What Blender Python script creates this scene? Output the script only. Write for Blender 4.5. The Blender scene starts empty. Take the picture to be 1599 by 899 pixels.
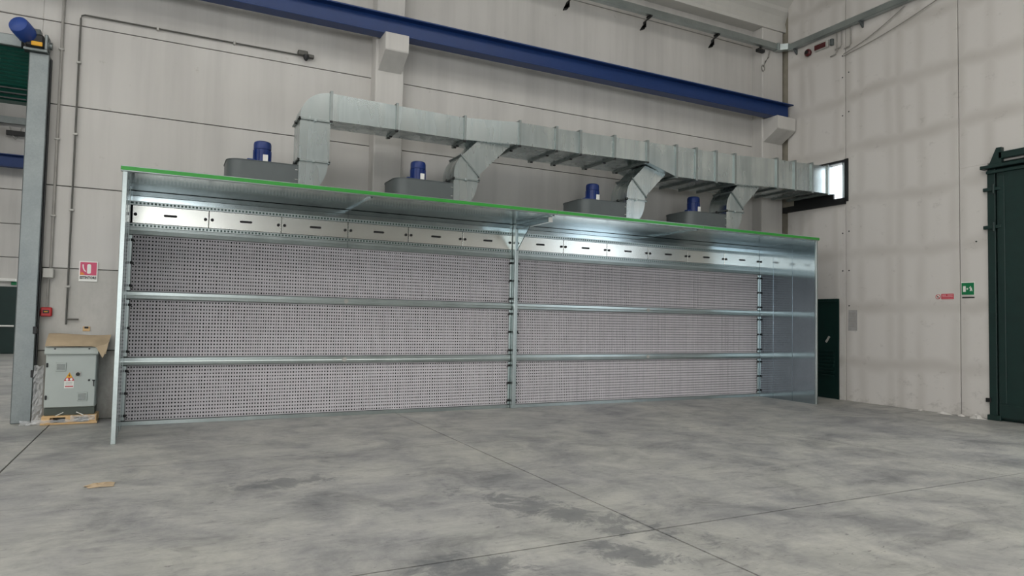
import bpy, math, random
from mathutils import Matrix, Vector
random.seed(7)
SC = bpy.context.scene
COL = SC.collection

# ------------------------------------------------------------------ camera
def make_camera():
    f_px, yaw, pitch, roll = 1059.87, -0.4680, 0.0445, 0.0202
    pos = Vector((0.521, -10.782, 1.577))
    cp, sp, cr, sr = math.cos(pitch), math.sin(pitch), math.cos(roll), math.sin(roll)
    fwd, up, ri = Vector((0, cp, sp)), Vector((0, -sp, cp)), Vector((1, 0, 0))
    ri2, up2 = ri * cr + up * sr, up * cr - ri * sr
    rz = Matrix.Rotation(yaw, 3, 'Z')
    ri2, up2, fwd = rz @ ri2, rz @ up2, rz @ fwd
    cam = bpy.data.cameras.new('camera')
    cam.sensor_width = 36.0
    cam.lens = f_px / 1599.0 * 36.0
    cam.clip_end = 200
    o = bpy.data.objects.new('camera', cam)
    COL.objects.link(o)
    m = Matrix((ri2, up2, -fwd)).transposed().to_4x4()
    m.translation = pos
    o.matrix_world = m
    SC.camera = o
make_camera()

# ------------------------------------------------------------------ world, light, exposure
W = bpy.data.worlds.new('sky')
SC.world = W
W.use_nodes = True
bg = W.node_tree.nodes['Background']
bg.inputs['Color'].default_value = (0.86, 0.93, 1.0, 1)
bg.inputs['Strength'].default_value = 3.0

def area(name, loc, rot, sx, sy, power, col):
    l = bpy.data.lights.new(name, 'AREA')
    l.shape = 'RECTANGLE'; l.size = sx; l.size_y = sy; l.energy = power; l.color = col
    o = bpy.data.objects.new(name, l); COL.objects.link(o)
    o.location = loc; o.rotation_euler = rot
    return o
ROOF_FILL = 3.3            # radiance of the roof panels added to light both halls
# daylight falling in through the open gateway in the right wall, out of the frame
area('gateway_daylight', (13.9, -9.0, 2.2), (0, math.pi / 2, 0), 4.2, 3.6, 105, (0.80, 0.90, 1.0))

vs = SC.view_settings
vs.view_transform = 'Standard'
vs.look = 'None'
vs.gamma = 1.0
vs.use_curve_mapping = False
vs.exposure = -0.20
SC.cycles.max_bounces = 8
SC.cycles.diffuse_bounces = 5
SC.cycles.sample_clamp_indirect = 8.0

# ------------------------------------------------------------------ materials
MATS = {}
def nt(name):
    m = bpy.data.materials.new(name); m.use_nodes = True
    MATS[name] = m
    return m, m.node_tree.nodes, m.node_tree.links, m.node_tree.nodes['Principled BSDF']
def lin(c):
    return tuple(((x / 255) / 12.92 if x <= 10 else (((x / 255) + .055) / 1.055) ** 2.4) for x in c)
def coords(N, L, scale=(1, 1, 1)):
    g = N.new('ShaderNodeNewGeometry')
    mp = N.new('ShaderNodeMapping'); mp.inputs['Scale'].default_value = scale
    L.new(g.outputs['Position'], mp.inputs['Vector'])
    return mp.outputs['Vector']
def noise(N, L, vec, scale, detail=4, rough=.55, dist=0):
    n = N.new('ShaderNodeTexNoise')
    n.inputs['Scale'].default_value = scale; n.inputs['Detail'].default_value = detail
    n.inputs['Roughness'].default_value = rough; n.inputs['Distortion'].default_value = dist
    L.new(vec, n.inputs['Vector'])
    return n.outputs['Fac']
def ramp(N, L, fac, stops):
    r = N.new('ShaderNodeValToRGB')
    e = r.color_ramp.elements
    while len(e) < len(stops): e.new(.5)
    for k, (p, c) in enumerate(stops):
        e[k].position = p; e[k].color = (*c, 1) if len(c) == 3 else c
    L.new(fac, r.inputs['Fac'])
    return r.outputs['Color']
def mix(N, L, a, b, fac, mode='MIX'):
    m = N.new('ShaderNodeMixRGB'); m.blend_type = mode
    for s, i in ((a, 'Color1'), (b, 'Color2'), (fac, 'Fac')):
        if hasattr(s, 'links'): L.new(s, m.inputs[i])
        elif isinstance(s, (int, float)): m.inputs[i].default_value = s
        else: m.inputs[i].default_value = (*s, 1)
    return m.outputs['Color']
def math_n(N, L, op, a, b=None, c=None):
    m = N.new('ShaderNodeMath'); m.operation = op
    for k, s in enumerate((a, b, c)):
        if s is None: continue
        if hasattr(s, 'links'): L.new(s, m.inputs[k])
        else: m.inputs[k].default_value = s
    return m.outputs[0]
def bump(N, L, B, h, strength, dist=.01):
    b = N.new('ShaderNodeBump'); b.inputs['Strength'].default_value = strength; b.inputs['Distance'].default_value = dist
    L.new(h, b.inputs['Height']); L.new(b.outputs['Normal'], B.inputs['Normal'])
def simple(name, rgb, rough=.5, metal=0.0, var=.12, scale=6.0, bmp=0.0):
    m, N, L, B = nt(name)
    c = lin(rgb)
    v = coords(N, L)
    n = noise(N, L, v, scale)
    lo = tuple(x * (1 - var) for x in c); hi = tuple(min(1, x * (1 + var)) for x in c)
    L.new(ramp(N, L, n, [(.3, lo), (.7, hi)]), B.inputs['Base Color'])
    B.inputs['Roughness'].default_value = rough; B.inputs['Metallic'].default_value = metal
    if bmp: bump(N, L, B, noise(N, L, v, scale * 6), bmp)
    return m
def emis(name, rgb, s):
    m, N, L, B = nt(name)
    B.inputs['Base Color'].default_value = (*rgb, 1)
    B.inputs['Emission Color'].default_value = (*rgb, 1); B.inputs['Emission Strength'].default_value = s
    return m

def galvanised(name, lo, hi, r0, r1, wav=.0):
    m, N, L, B = nt(name)
    v = coords(N, L)
    sp = N.new('ShaderNodeTexVoronoi'); sp.inputs['Scale'].default_value = 55
    L.new(v, sp.inputs['Vector'])
    n = noise(N, L, v, 2.2, 5)
    f = math_n(N, L, 'ADD', math_n(N, L, 'MULTIPLY', sp.outputs['Color'], .16), math_n(N, L, 'MULTIPLY', n, .84))
    L.new(ramp(N, L, f, [(.25, lo), (.75, hi)]), B.inputs['Base Color'])
    rr = N.new('ShaderNodeMapRange')
    rr.inputs['To Min'].default_value = r0; rr.inputs['To Max'].default_value = r1
    L.new(f, rr.inputs['Value']); L.new(rr.outputs['Result'], B.inputs['Roughness'])
    B.inputs['Metallic'].default_value = 1.0
    if wav:
        bump(N, L, B, noise(N, L, v, 1.6, 2), wav, .02)
    return m
GALV = galvanised('galvanised_sheet', (.37, .42, .415), (.50, .555, .545), .28, .40, .05)
GALV_ROOF = galvanised('galvanised_roof_sheet', (.28, .33, .345), (.37, .43, .44), .12, .20, .03)
def duct_mat():
    m, N, L, B = nt('galvanised_duct')
    v = coords(N, L); vs_ = coords(N, L, (7, 7, .55))
    st_ = noise(N, L, vs_, 1.0, 2, .5); n = noise(N, L, v, 1.8, 2, .5)
    f = math_n(N, L, 'ADD', math_n(N, L, 'MULTIPLY', st_, .55), math_n(N, L, 'MULTIPLY', n, .45))
    L.new(ramp(N, L, f, [(.30, (.40, .455, .46)), (.5, (.53, .59, .59)), (.68, (.70, .76, .755))]), B.inputs['Base Color'])
    rr = N.new('ShaderNodeMapRange'); rr.inputs['From Min'].default_value = .3; rr.inputs['From Max'].default_value = .7
    rr.inputs['To Min'].default_value = .34; rr.inputs['To Max'].default_value = .20
    L.new(f, rr.inputs['Value']); L.new(rr.outputs['Result'], B.inputs['Roughness'])
    B.inputs['Metallic'].default_value = 1.0
    bump(N, L, B, noise(N, L, coords(N, L, (3.2, 3.2, .9)), 1.0, 1, .3), .20, .03)
    return m
GALV_DUCT = duct_mat()
GALV_PANEL = galvanised('brushed_panel', (.72, .73, .685), (.78, .79, .745), .24, .28, 0)
GALV_SIDE = galvanised('galvanised_side_sheet', (.36, .43, .475), (.44, .51, .555), .09, .14, .012)
GALV_DULL = galvanised('dull_galvanised_steel', (.17, .19, .195), (.27, .295, .29), .42, .58, .05)

def wall_mat(name, base, streak, dirt=0.0):
    m, N, L, B = nt(name)
    v1 = coords(N, L, (2.6, 2.6, .16)); n1 = noise(N, L, v1, 1.0, 5, .6)
    v2 = coords(N, L); n2 = noise(N, L, v2, .45, 4, .5)
    n3 = noise(N, L, v2, 7.0, 5, .65)
    c = lin(base)
    a = ramp(N, L, n1, [(.30, tuple(x * (1 - streak) for x in c)), (.55, c), (.8, tuple(min(1, x * (1 + streak * .35)) for x in c))])
    b = ramp(N, L, n2, [(.3, (.86, .86, .86)), (.62, (1, 1, 1))])
    out = mix(N, L, a, b, 1.0, 'MULTIPLY')
    spots = ramp(N, L, n3, [(.24, (.72, .70, .66)), (.33, (1, 1, 1))])
    out = mix(N, L, out, spots, .6, 'MULTIPLY')
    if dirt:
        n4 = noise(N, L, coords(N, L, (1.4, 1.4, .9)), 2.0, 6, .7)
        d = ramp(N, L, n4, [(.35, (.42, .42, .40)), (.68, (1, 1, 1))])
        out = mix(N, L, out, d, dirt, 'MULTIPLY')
    L.new(out, B.inputs['Base Color'])
    B.inputs['Roughness'].default_value = .82
    bump(N, L, B, n3, .08, .01)
    return m
WALL = wall_mat('painted_concrete', (197, 194, 189), .14)
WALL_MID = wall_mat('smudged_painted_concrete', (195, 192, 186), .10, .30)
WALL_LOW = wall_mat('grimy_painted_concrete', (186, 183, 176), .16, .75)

def ghost_wall(name):
    # painted sandwich panels: grime has settled along the hidden ribs as a faint grid
    m, N, L, B = nt(name)
    g = N.new('ShaderNodeNewGeometry'); s = N.new('ShaderNodeSeparateXYZ')
    L.new(g.outputs['Position'], s.inputs[0])
    wob = noise(N, L, coords(N, L, (1, 1, .6)), .9, 3)
    def band(co, period, phase, width, amp):
        x = math_n(N, L, 'ADD', math_n(N, L, 'MULTIPLY', co, 1 / period), math_n(N, L, 'MULTIPLY_ADD', wob, amp, phase))
        fr = math_n(N, L, 'ABSOLUTE', math_n(N, L, 'SUBTRACT', math_n(N, L, 'FRACT', x), .5))
        mr = N.new('ShaderNodeMapRange'); mr.interpolation_type = 'SMOOTHSTEP'
        mr.inputs['From Min'].default_value = .5 - width; mr.inputs['From Max'].default_value = .5
        mr.inputs['To Min'].default_value = 0; mr.inputs['To Max'].default_value = 1
        L.new(fr, mr.inputs['Value'])
        return mr.outputs['Result']
    bz = band(s.outputs['Z'], 1.12, .15, .20, .25)
    by = band(s.outputs['Y'], .62, .35, .26, .35)
    by2 = band(s.outputs['Y'], 1.16, .02, .14, .1)
    f = math_n(N, L, 'MAXIMUM', bz, math_n(N, L, 'MAXIMUM', math_n(N, L, 'MULTIPLY', by, .6), math_n(N, L, 'MULTIPLY', by2, .8)))
    f = math_n(N, L, 'MULTIPLY', f, math_n(N, L, 'MULTIPLY_ADD', noise(N, L, coords(N, L), .8, 3), 1.3, -.05))
    base = lin((206, 202, 197)); dk = lin((178, 173, 166))
    out = mix(N, L, base, dk, f)
    n3 = noise(N, L, coords(N, L), 6.0, 6, .7)
    out = mix(N, L, out, ramp(N, L, n3, [(.27, (.70, .68, .64)), (.36, (1, 1, 1))]), .25, 'MULTIPLY')
    # scuffs and splashes above the floor
    n4 = noise(N, L, coords(N, L, (1.5, 1.5, 2.2)), 2.2, 7, .72)
    lowm = N.new('ShaderNodeMapRange'); lowm.inputs['From Min'].default_value = 0.0; lowm.inputs['From Max'].default_value = .55
    lowm.inputs['To Min'].default_value = .11; lowm.inputs['To Max'].default_value = 0
    L.new(s.outputs['Z'], lowm.inputs['Value'])
    sp = ramp(N, L, math_n(N, L, 'SUBTRACT', n4, lowm.outputs['Result']), [(.24, (.35, .34, .32)), (.40, (1, 1, 1))])
    out = mix(N, L, out, sp, .42, 'MULTIPLY')
    L.new(out, B.inputs['Base Color'])
    B.inputs['Roughness'].default_value = .8
    bump(N, L, B, n3, .06, .01)
    return m
WALL_GHOST = ghost_wall('grimy_sandwich_panel')

def floor_mat():
    m, N, L, B = nt('worn_concrete_floor')
    v = coords(N, L)
    g = N.new('ShaderNodeNewGeometry')
    mp = N.new('ShaderNodeMapping'); mp.inputs['Rotation'].default_value = (0, 0, math.radians(-24)); mp.inputs['Scale'].default_value = (1.5, 4.6, 1)
    L.new(g.outputs['Position'], mp.inputs['Vector']); vstr = mp.outputs['Vector']
    mp2 = N.new('ShaderNodeMapping'); mp2.inputs['Rotation'].default_value = (0, 0, math.radians(31)); mp2.inputs['Scale'].default_value = (1.2, 6.0, 1)
    L.new(g.outputs['Position'], mp2.inputs['Vector']); vstr2 = mp2.outputs['Vector']
    big = noise(N, L, v, .32, 3, .5)
    mid = noise(N, L, v, 1.5, 9, .66, .8)
    st = noise(N, L, vstr, 1.7, 10, .72, .6)
    st2 = noise(N, L, vstr2, 1.4, 10, .74, .8)
    fine = noise(N, L, v, 22, 6, .7)
    col = ramp(N, L, mid, [(.28, lin((132, 133, 132))), (.5, lin((168, 168, 165))), (.72, lin((189, 188, 183)))])
    col = mix(N, L, col, ramp(N, L, st, [(.32, (.56, .57, .59)), (.42, (.90, .90, .91)), (.50, (1, 1, 1))]), .6, 'MULTIPLY')
    col = mix(N, L, col, ramp(N, L, st2, [(.31, (.55, .55, .57)), (.43, (.93, .93, .93)), (.52, (1, 1, 1))]), .75, 'MULTIPLY')
    col = mix(N, L, col, ramp(N, L, big, [(.35, (.88, .88, .90)), (.6, (1.04, 1.03, 1.0))]), .8, 'MULTIPLY')
    col = mix(N, L, col, ramp(N, L, fine, [(.3, (.86, .86, .86)), (.55, (1, 1, 1))]), .5, 'MULTIPLY')
    scuff = noise(N, L, vstr2, 5.5, 6, .6, 1.6)
    col = mix(N, L, col, ramp(N, L, scuff, [(.29, (.42, .42, .44)), (.345, (1, 1, 1))]), .85, 'MULTIPLY')
    scuff2 = noise(N, L, vstr, 4.2, 7, .62, 1.4)
    col = mix(N, L, col, ramp(N, L, scuff2, [(.30, (.45, .45, .47)), (.36, (1, 1, 1))]), .85, 'MULTIPLY')
    light = noise(N, L, vstr, 2.9, 8, .7, 1.0)
    col = mix(N, L, col, lin((178, 178, 174)), ramp(N, L, light, [(.56, (0, 0, 0)), (.74, (.6, .6, .6))]))
    rag = noise(N, L, v, 3.4, 12, .74, .5)
    patch = noise(N, L, v, 1.0, 12, .72, .4)
    col = mix(N, L, col, ramp(N, L, patch, [(.36, (.66, .67, .70)), (.47, (.90, .90, .91)), (.56, (1.04, 1.04, 1.02))]), .9, 'MULTIPLY')
    col = mix(N, L, col, ramp(N, L, rag, [(.30, (.62, .62, .64)), (.42, (.95, .95, .95)), (.60, (1.0, 1.0, 1.0)), (.75, (1.12, 1.12, 1.10))]), .8, 'MULTIPLY')
    # one oily tyre smear across the joint
    def smear(c, r, ang):
        mm = N.new('ShaderNodeMapping'); mm.vector_type = 'TEXTURE'
        mm.inputs['Location'].default_value = (c[0], c[1], 0); mm.inputs['Rotation'].default_value = (0, 0, math.radians(ang)); mm.inputs['Scale'].default_value = (r[0], r[1], 1)
        L.new(g.outputs['Position'], mm.inputs['Vector'])
        ln = N.new('ShaderNodeVectorMath'); ln.operation = 'LENGTH'; L.new(mm.outputs['Vector'], ln.inputs[0])
        d = math_n(N, L, 'MULTIPLY_ADD', rag, -5.5, math_n(N, L, 'ADD', ln.outputs['Value'], 2.70))
        mr = N.new('ShaderNodeMapRange'); mr.interpolation_type = 'SMOOTHSTEP'
        mr.inputs['From Min'].default_value = .30; mr.inputs['From Max'].default_value = 1.05
        mr.inputs['To Min'].default_value = .58; mr.inputs['To Max'].default_value = 0
        L.new(d, mr.inputs['Value']); return mr.outputs['Result']
    for c, r, a in (((3.45, -5.9), (1.05, .30), -62), ((3.35, -6.95), (.40, .22), -50), ((2.2, -6.9), (.5, .35), 20), ((1.55, -4.1), (.55, .2), 10)):
        col = mix(N, L, col, lin((78, 82, 88)), smear(c, r, a))
    L.new(col, B.inputs['Base Color'])
    mr = N.new('ShaderNodeMapRange'); mr.inputs['To Min'].default_value = .36; mr.inputs['To Max'].default_value = .62
    L.new(st, mr.inputs['Value']); L.new(mr.outputs['Result'], B.inputs['Roughness'])
    B.inputs['Specular IOR Level'].default_value = .4
    bump(N, L, B, fine, .05, .004)
    return m
FLOOR = floor_mat()
FLANGE = simple('zinc_flange', (150, 157, 155), .42, .9, .08)
SAWCUT = simple('dark_saw_cut_joint', (36, 36, 35), .95)
JOINT = simple('joint_shadow_filler', (74, 72, 67), .9)
BLUE = simple('blue_crane_paint', (7, 46, 100), .42, 0, .06, 3)
MOTOR = simple('blue_motor_paint', (10, 42, 106), .4, 0, .08)
FANGREY = simple('grey_fan_enamel', (82, 88, 88), .45, 0, .06)
GREEN = simple('green_fascia_paint', (46, 142, 50), .4, 0, .04)
DKGREEN = simple('dark_green_gate_paint', (14, 42, 38), .42, 0, .12)
CURTAIN = simple('dark_green_curtain', (9, 60, 50), .35, 0, .10)
BLACK = simple('black_plastic', (16, 17, 18), .5)
DARK = simple('dark_interior', (30, 31, 31), .9)
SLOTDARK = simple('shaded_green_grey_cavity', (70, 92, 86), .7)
FILTER = simple('white_card_filter', (199, 195, 198), .9, 0, .04, 9)
CABGREY = simple('light_grey_enamel', (168, 175, 170), .42, 0, .03)
CABDARK = simple('dark_green_grey_plinth', (62, 70, 62), .5)
WHITE = simple('white_plastic', (225, 224, 218), .5, 0, .03)
PALEGREY = simple('pale_grey_plastic', (176, 174, 168), .6, 0, .04)
RED = simple('red_plastic', (176, 28, 30), .45)
DKRED = simple('dark_red_lens', (78, 18, 22), .4)
PINK = simple('faded_red_sign', (196, 72, 104), .5, 0, .05)
ORANGE = simple('orange_print', (214, 128, 40), .5)
SIGNGREEN = simple('green_sign_print', (0, 112, 66), .45, 0, .04)
SIGNRED = simple('red_sign_print', (186, 40, 58), .5, 0, .05)
YELLOW = simple('yellow_print', (224, 164, 30), .5)
INK = simple('dark_ink', (48, 50, 50), .7)
CARD = simple('brown_cardboard', (180, 160, 132), .85, 0, .08, 5)
WOOD = simple('pale_pallet_wood', (206, 172, 126), .75, 0, .15, 8)
PAPER = simple('crumpled_white_paper', (206, 203, 198), .8, 0, .06)
CONDUIT = simple('dark_grey_steel_conduit', (88, 87, 82), .5, .3)
PVC = simple('grey_pvc_conduit', (146, 143, 137), .6)
NOTICE = simple('grey_notice_paper', (158, 156, 154), .7, 0, .08, 14)
CEIL = wall_mat('ceiling_concrete', (200, 198, 192), .06)
FILL_PANEL = emis('added_rooflight', (1.0, .985, .95), ROOF_FILL)  # emission of the added roof panels
m, N, L, B = nt('clear_stretch_film')
B.inputs['Base Color'].default_value = (.85, .86, .86, 1); B.inputs['Roughness'].default_value = .25
B.inputs['Alpha'].default_value = .38
FILM = m

# ------------------------------------------------------------------ mesh helpers
def new_obj(name, data, parent=None):
    o = bpy.data.objects.new(name, data)
    COL.objects.link(o)
    if parent is not None:
        o.parent = parent
    return o
def tag(o, label=None, cat=None, group=None, kind=None):
    if label: o['label'] = label
    if cat: o['category'] = cat
    if group: o['group'] = group
    if kind: o['kind'] = kind
    return o
def thing(name, label, cat, loc=(0, 0, 0), group=None):
    o = bpy.data.objects.new(name, None); COL.objects.link(o)
    o.location = loc; o.empty_display_size = .2
    return tag(o, label, cat, group)
def world_of(o):
    p = Vector((0, 0, 0))
    while o is not None:
        p = p + Vector(o.location); o = o.parent
    return p
class MB:
    def __init__(s): s.v = []; s.f = []
    def add(s, v, f):
        k = len(s.v); s.v += [tuple(p) for p in v]; s.f += [tuple(i + k for i in q) for q in f]; return s
    def box(s, x0, x1, y0, y1, z0, z1):
        x0, x1 = sorted((x0, x1)); y0, y1 = sorted((y0, y1)); z0, z1 = sorted((z0, z1))
        return s.add([(x0, y0, z0), (x1, y0, z0), (x1, y1, z0), (x0, y1, z0), (x0, y0, z1), (x1, y0, z1), (x1, y1, z1), (x0, y1, z1)],
                     [(0, 3, 2, 1), (4, 5, 6, 7), (0, 1, 5, 4), (1, 2, 6, 5), (2, 3, 7, 6), (3, 0, 4, 7)])
    def bbox(s, x0, x1, y0, y1, z0, z1, b=.006):
        # box with chamfered edges
        x0, x1 = sorted((x0, x1)); y0, y1 = sorted((y0, y1)); z0, z1 = sorted((z0, z1))
        b = min(b, (x1 - x0) * .45, (y1 - y0) * .45, (z1 - z0) * .45)
        import bmesh
        bm = bmesh.new(); bmesh.ops.create_cube(bm, size=1)
        for q in bm.verts: q.co = Vector(((x0 + x1) / 2 + q.co.x * (x1 - x0), (y0 + y1) / 2 + q.co.y * (y1 - y0), (z0 + z1) / 2 + q.co.z * (z1 - z0)))
        bmesh.ops.bevel(bm, geom=list(bm.edges), offset=b, segments=1, affect='EDGES')
        bm.verts.index_update()
        s.add([q.co[:] for q in bm.verts], [[q.index for q in f.verts] for f in bm.faces]); bm.free()
        return s
    def prism(s, poly, axis, a, b):
        # poly: 2D outline; axis 'x': (y,z), 'y': (x,z), 'z': (x,y)
        n = len(poly)
        def P(p, t): return {'x': (t, p[0], p[1]), 'y': (p[0], t, p[1]), 'z': (p[0], p[1], t)}[axis]
        v = [P(p, a) for p in poly] + [P(p, b) for p in poly]
        f = [tuple(range(n))[::-1], tuple(range(n, 2 * n))] + [(i, (i + 1) % n, n + (i + 1) % n, n + i) for i in range(n)]
        return s.add(v, f)
    def loft(s, ringA, ringB):
        n = len(ringA)
        return s.add(list(ringA) + list(ringB), [tuple(range(n))[::-1], tuple(range(n, 2 * n))] + [(i, (i + 1) % n, n + (i + 1) % n, n + i) for i in range(n)])
    def tube(s, pts, r, n=8):
        pts = [Vector(p) for p in pts]; rings = []
        for i, p in enumerate(pts):
            d = (pts[min(i + 1, len(pts) - 1)] - pts[max(i - 1, 0)]).normalized()
            a = d.cross(Vector((0, 0, 1)) if abs(d.z) < .9 else Vector((1, 0, 0))).normalized(); b = d.cross(a)
            rr = r[i] if isinstance(r, (list, tuple)) else r
            rings.append([p + (a * math.cos(2 * math.pi * k / n) + b * math.sin(2 * math.pi * k / n)) * rr for k in range(n)])
        v = [q for ring in rings for q in ring]; f = []
        for i in range(len(pts) - 1):
            for k in range(n): f.append((i * n + k, i * n + (k + 1) % n, (i + 1) * n + (k + 1) % n, (i + 1) * n + k))
        f.append(tuple(range(n))[::-1]); f.append(tuple(range((len(pts) - 1) * n, len(pts) * n)))
        return s.add(v, f)
    def lathe(s, c, axis, prof, n=20):
        # prof: list of (r, t) along axis from point c
        A = {'x': Vector((1, 0, 0)), 'y': Vector((0, 1, 0)), 'z': Vector((0, 0, 1))}[axis] if isinstance(axis, str) else Vector(axis).normalized()
        a = A.cross(Vector((0, 0, 1)) if abs(A.z) < .9 else Vector((1, 0, 0))).normalized(); b = A.cross(a); c = Vector(c)
        v = []; f = []
        for r, t in prof:
            for k in range(n): v.append(c + A * t + (a * math.cos(2 * math.pi * k / n) + b * math.sin(2 * math.pi * k / n)) * r)
        for i in range(len(prof) - 1):
            for k in range(n): f.append((i * n + k, i * n + (k + 1) % n, (i + 1) * n + (k + 1) % n, (i + 1) * n + k))
        f.append(tuple(range(n))[::-1]); f.append(tuple(range((len(prof) - 1) * n, len(prof) * n)))
        return s.add(v, f)
    def build(s, name, mat, parent=None, smooth=False, fix=True):
        off = world_of(parent) if parent is not None else Vector((0, 0, 0))
        me = bpy.data.meshes.new(name)
        me.from_pydata([(p[0] - off.x, p[1] - off.y, p[2] - off.z) for p in s.v], [], s.f)
        me.materials.append(mat)
        if fix:
            import bmesh
            bm = bmesh.new(); bm.from_mesh(me); bmesh.ops.recalc_face_normals(bm, faces=bm.faces); bm.to_mesh(me); bm.free()
        if smooth:
            me.polygons.foreach_set('use_smooth', [True] * len(me.polygons))
            try: me.set_sharp_from_angle(angle=math.radians(35))
            except Exception: pass
        return new_obj(name, me, parent)
def box(name, mat, parent, *b): return MB().box(*b).build(name, mat, parent)
def bbox(name, mat, parent, *b, bev=.006): return MB().bbox(*b, b=bev).build(name, mat, parent)
def arc(cx, cy, rx, ry, a0, a1, n):
    return [(cx + rx * math.cos(math.radians(a0 + (a1 - a0) * k / n)), cy + ry * math.sin(math.radians(a0 + (a1 - a0) * k / n))) for k in range(n + 1)]
def text_mb(body, size):
    cu = bpy.data.curves.new('lettering', 'FONT'); cu.body = body; cu.size = size; cu.align_x = 'CENTER'; cu.align_y = 'CENTER'; cu.resolution_u = 2; cu.offset = .0016
    o = bpy.data.objects.new('lettering', cu); COL.objects.link(o)
    dg = bpy.context.evaluated_depsgraph_get(); me = bpy.data.meshes.new_from_object(o.evaluated_get(dg))
    v = [q.co[:] for q in me.vertices]; f = [tuple(p.vertices) for p in me.polygons]
    bpy.data.objects.remove(o); bpy.data.curves.remove(cu); bpy.data.meshes.remove(me)
    return v, f

YW = .75      # face of the back wall
YP = .45      # face of its pilasters
XR = 13.25    # face of the right wall
XL, YF, YB = -25.0, -30.0, 18.0

# ------------------------------------------------------------------ floor: concrete bays with saw-cut joints
floor = tag(MB().box(XL, XR + 3, YF, YB + .3, -.30, -.03).build('floor', SAWCUT), 'grey worn concrete floor cast in large bays', 'floor', kind='structure')
xs = [-.86 + 4.74 * k for k in range(-6, 4)]
ys = [-2.86 - 3.77 * k for k in range(-6, 8)][::-1]
xs = [XL] + [x for x in xs if XL < x < XR + 2.5] + [XR + 3]
ys = [YF] + [y for y in ys if YF < y < YB] + [YB + .3]
for i in range(len(xs) - 1):
    for j in range(len(ys) - 1):
        g = .0085
        box('floor_bay', FLOOR, floor, xs[i] + g, xs[i + 1] - g, ys[j] + g, ys[j + 1] - g, -.05, 0)

# ------------------------------------------------------------------ back wall: stacked concrete panels between pilasters
wall_b = tag(box('wall_back', JOINT, None, -1.22, XR + .1, YW + .03, YW + .25, 0, 9.0), 'white painted concrete panel wall behind the booth', 'wall', kind='structure')
zj = [0, .99, 2.16, 3.34, 4.505, 5.70, 6.87, 8.05, 9.0]
g = .0065
for a, b in ((-1.22, 3.60), (3.95, 12.95)):
    for k in range(len(zj) - 1):
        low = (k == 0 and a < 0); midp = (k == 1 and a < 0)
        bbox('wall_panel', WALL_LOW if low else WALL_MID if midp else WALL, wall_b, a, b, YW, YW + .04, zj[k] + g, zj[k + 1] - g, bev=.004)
# wall above and beside the roller door opening
wall_o = tag(box('wall_back_left', WALL, None, XL, -6.4, YW, YW + .25, 0, 9.0), 'white concrete wall beyond the roller door', 'wall', kind='structure')
lint = tag(box('wall_back_lintel', JOINT, None, -6.4, -1.22, YW + .03, YW + .25, 5.10, 9.0), 'white concrete wall over the roller door', 'wall', kind='structure')
for z0, z1 in ((5.10, 5.70), (5.70, 6.87), (6.87, 8.05), (8.05, 9.0)):
    bbox('wall_panel', WALL, lint, -6.4, -1.22, YW, YW + .04, z0 + g, z1 - g, bev=.008)
# pilasters with corbels
def pilaster(x0, x1, parent, z1=8.45):
    p = MB().bbox(x0, x1, YP, YW + .1, 0, z1, b=.02).build('pilaster', WALL, parent)
    c = MB()
    pr = [(YP + .02, 6.278), (.05, 6.278), (.04, 6.265), (.04, 6.00), (.05, 5.98), (YP + .02, 5.74)]
    c.prism(pr, 'x', x0 + .04, x1 - .06)
    c.build('corbel', WALL, p)
pilaster(3.52, 4.02, wall_b)
pilaster(12.58, XR - .002, wall_b)
# edge beam and vaulted roof above the wall
prof = [(1.2, 8.45), (.43, 8.45), (.42, 8.52), (.45, 8.66), (.40, 8.78), (.32, 8.88), (.30, 8.96), (.05, 9.22), (-.6, 9.68), (-2.0, 10.15), (-4.5, 10.4), (-4.5, 10.7), (1.2, 10.7)]
ceil = tag(MB().prism(prof, 'x', XL, XR + .2).build('ceiling', CEIL), 'pale concrete edge beam and curved roof over the hall', 'ceiling', kind='structure')
zc = 10.4
strips = [(-8.8, -5.8), (-14.2, -11.2)]
cy = -4.5
for a, b in strips[::1]:
    box('roof_slab', CEIL, ceil, XL, XR + .2, b, cy, zc, zc + .3); cy = a
box('roof_slab', CEIL, ceil, XL, XR + .2, YF, cy, zc, zc + .3)
n = 2
for a, b in strips:
    box('roof_slab', CEIL, ceil, XL, -20, a, b, zc, zc + .3); box('roof_slab', CEIL, ceil, 10.5, XR + .2, a, b, zc, zc + .3)
    n += 1
    tag(box('window_%d' % n, FILL_PANEL, None, -20, 10.5, a, b, zc + .12, zc + .16), 'unseen milky rooflight strip added to light the hall', 'rooflight', 'added rooflights of the hall', 'structure')  # unseen emitter strips, added as the hall's top light
# walls behind and beside the camera, with glowing panels added for light
tag(box('wall_front', WALL, None, XL, XR, YF - .2, YF, 0, zc), 'white concrete wall opposite the booth', 'wall', kind='structure')
FILL_GLOW = emis('added_daylight_fill', (.97, .985, 1.0), 5.4)  # emitter added for low, soft light from behind the camera
for k, x in enumerate((-19.5, -12.0, -4.5)):
    tag(box('window_%d' % (6 + k), FILL_GLOW, None, x, x + 6.5, YF + .002, YF + .04, .3, 6.5), 'unseen glowing panel added opposite the booth as frontal light', 'gate', 'added light panels opposite the booth', 'structure')
tag(box('window_9', FILL_GLOW, None, XL + .002, XL + .04, -26, -6, 2.5, 6.5), 'unseen glowing strip added on the far side wall to light the hall', 'window', kind='structure')  # glowing strip added to brighten the right wall from the side
tag(box('wall_left', WALL, None, XL - .2, XL, YF, YB, 0, zc), 'white concrete wall at the far side of the hall', 'wall', kind='structure')

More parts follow.
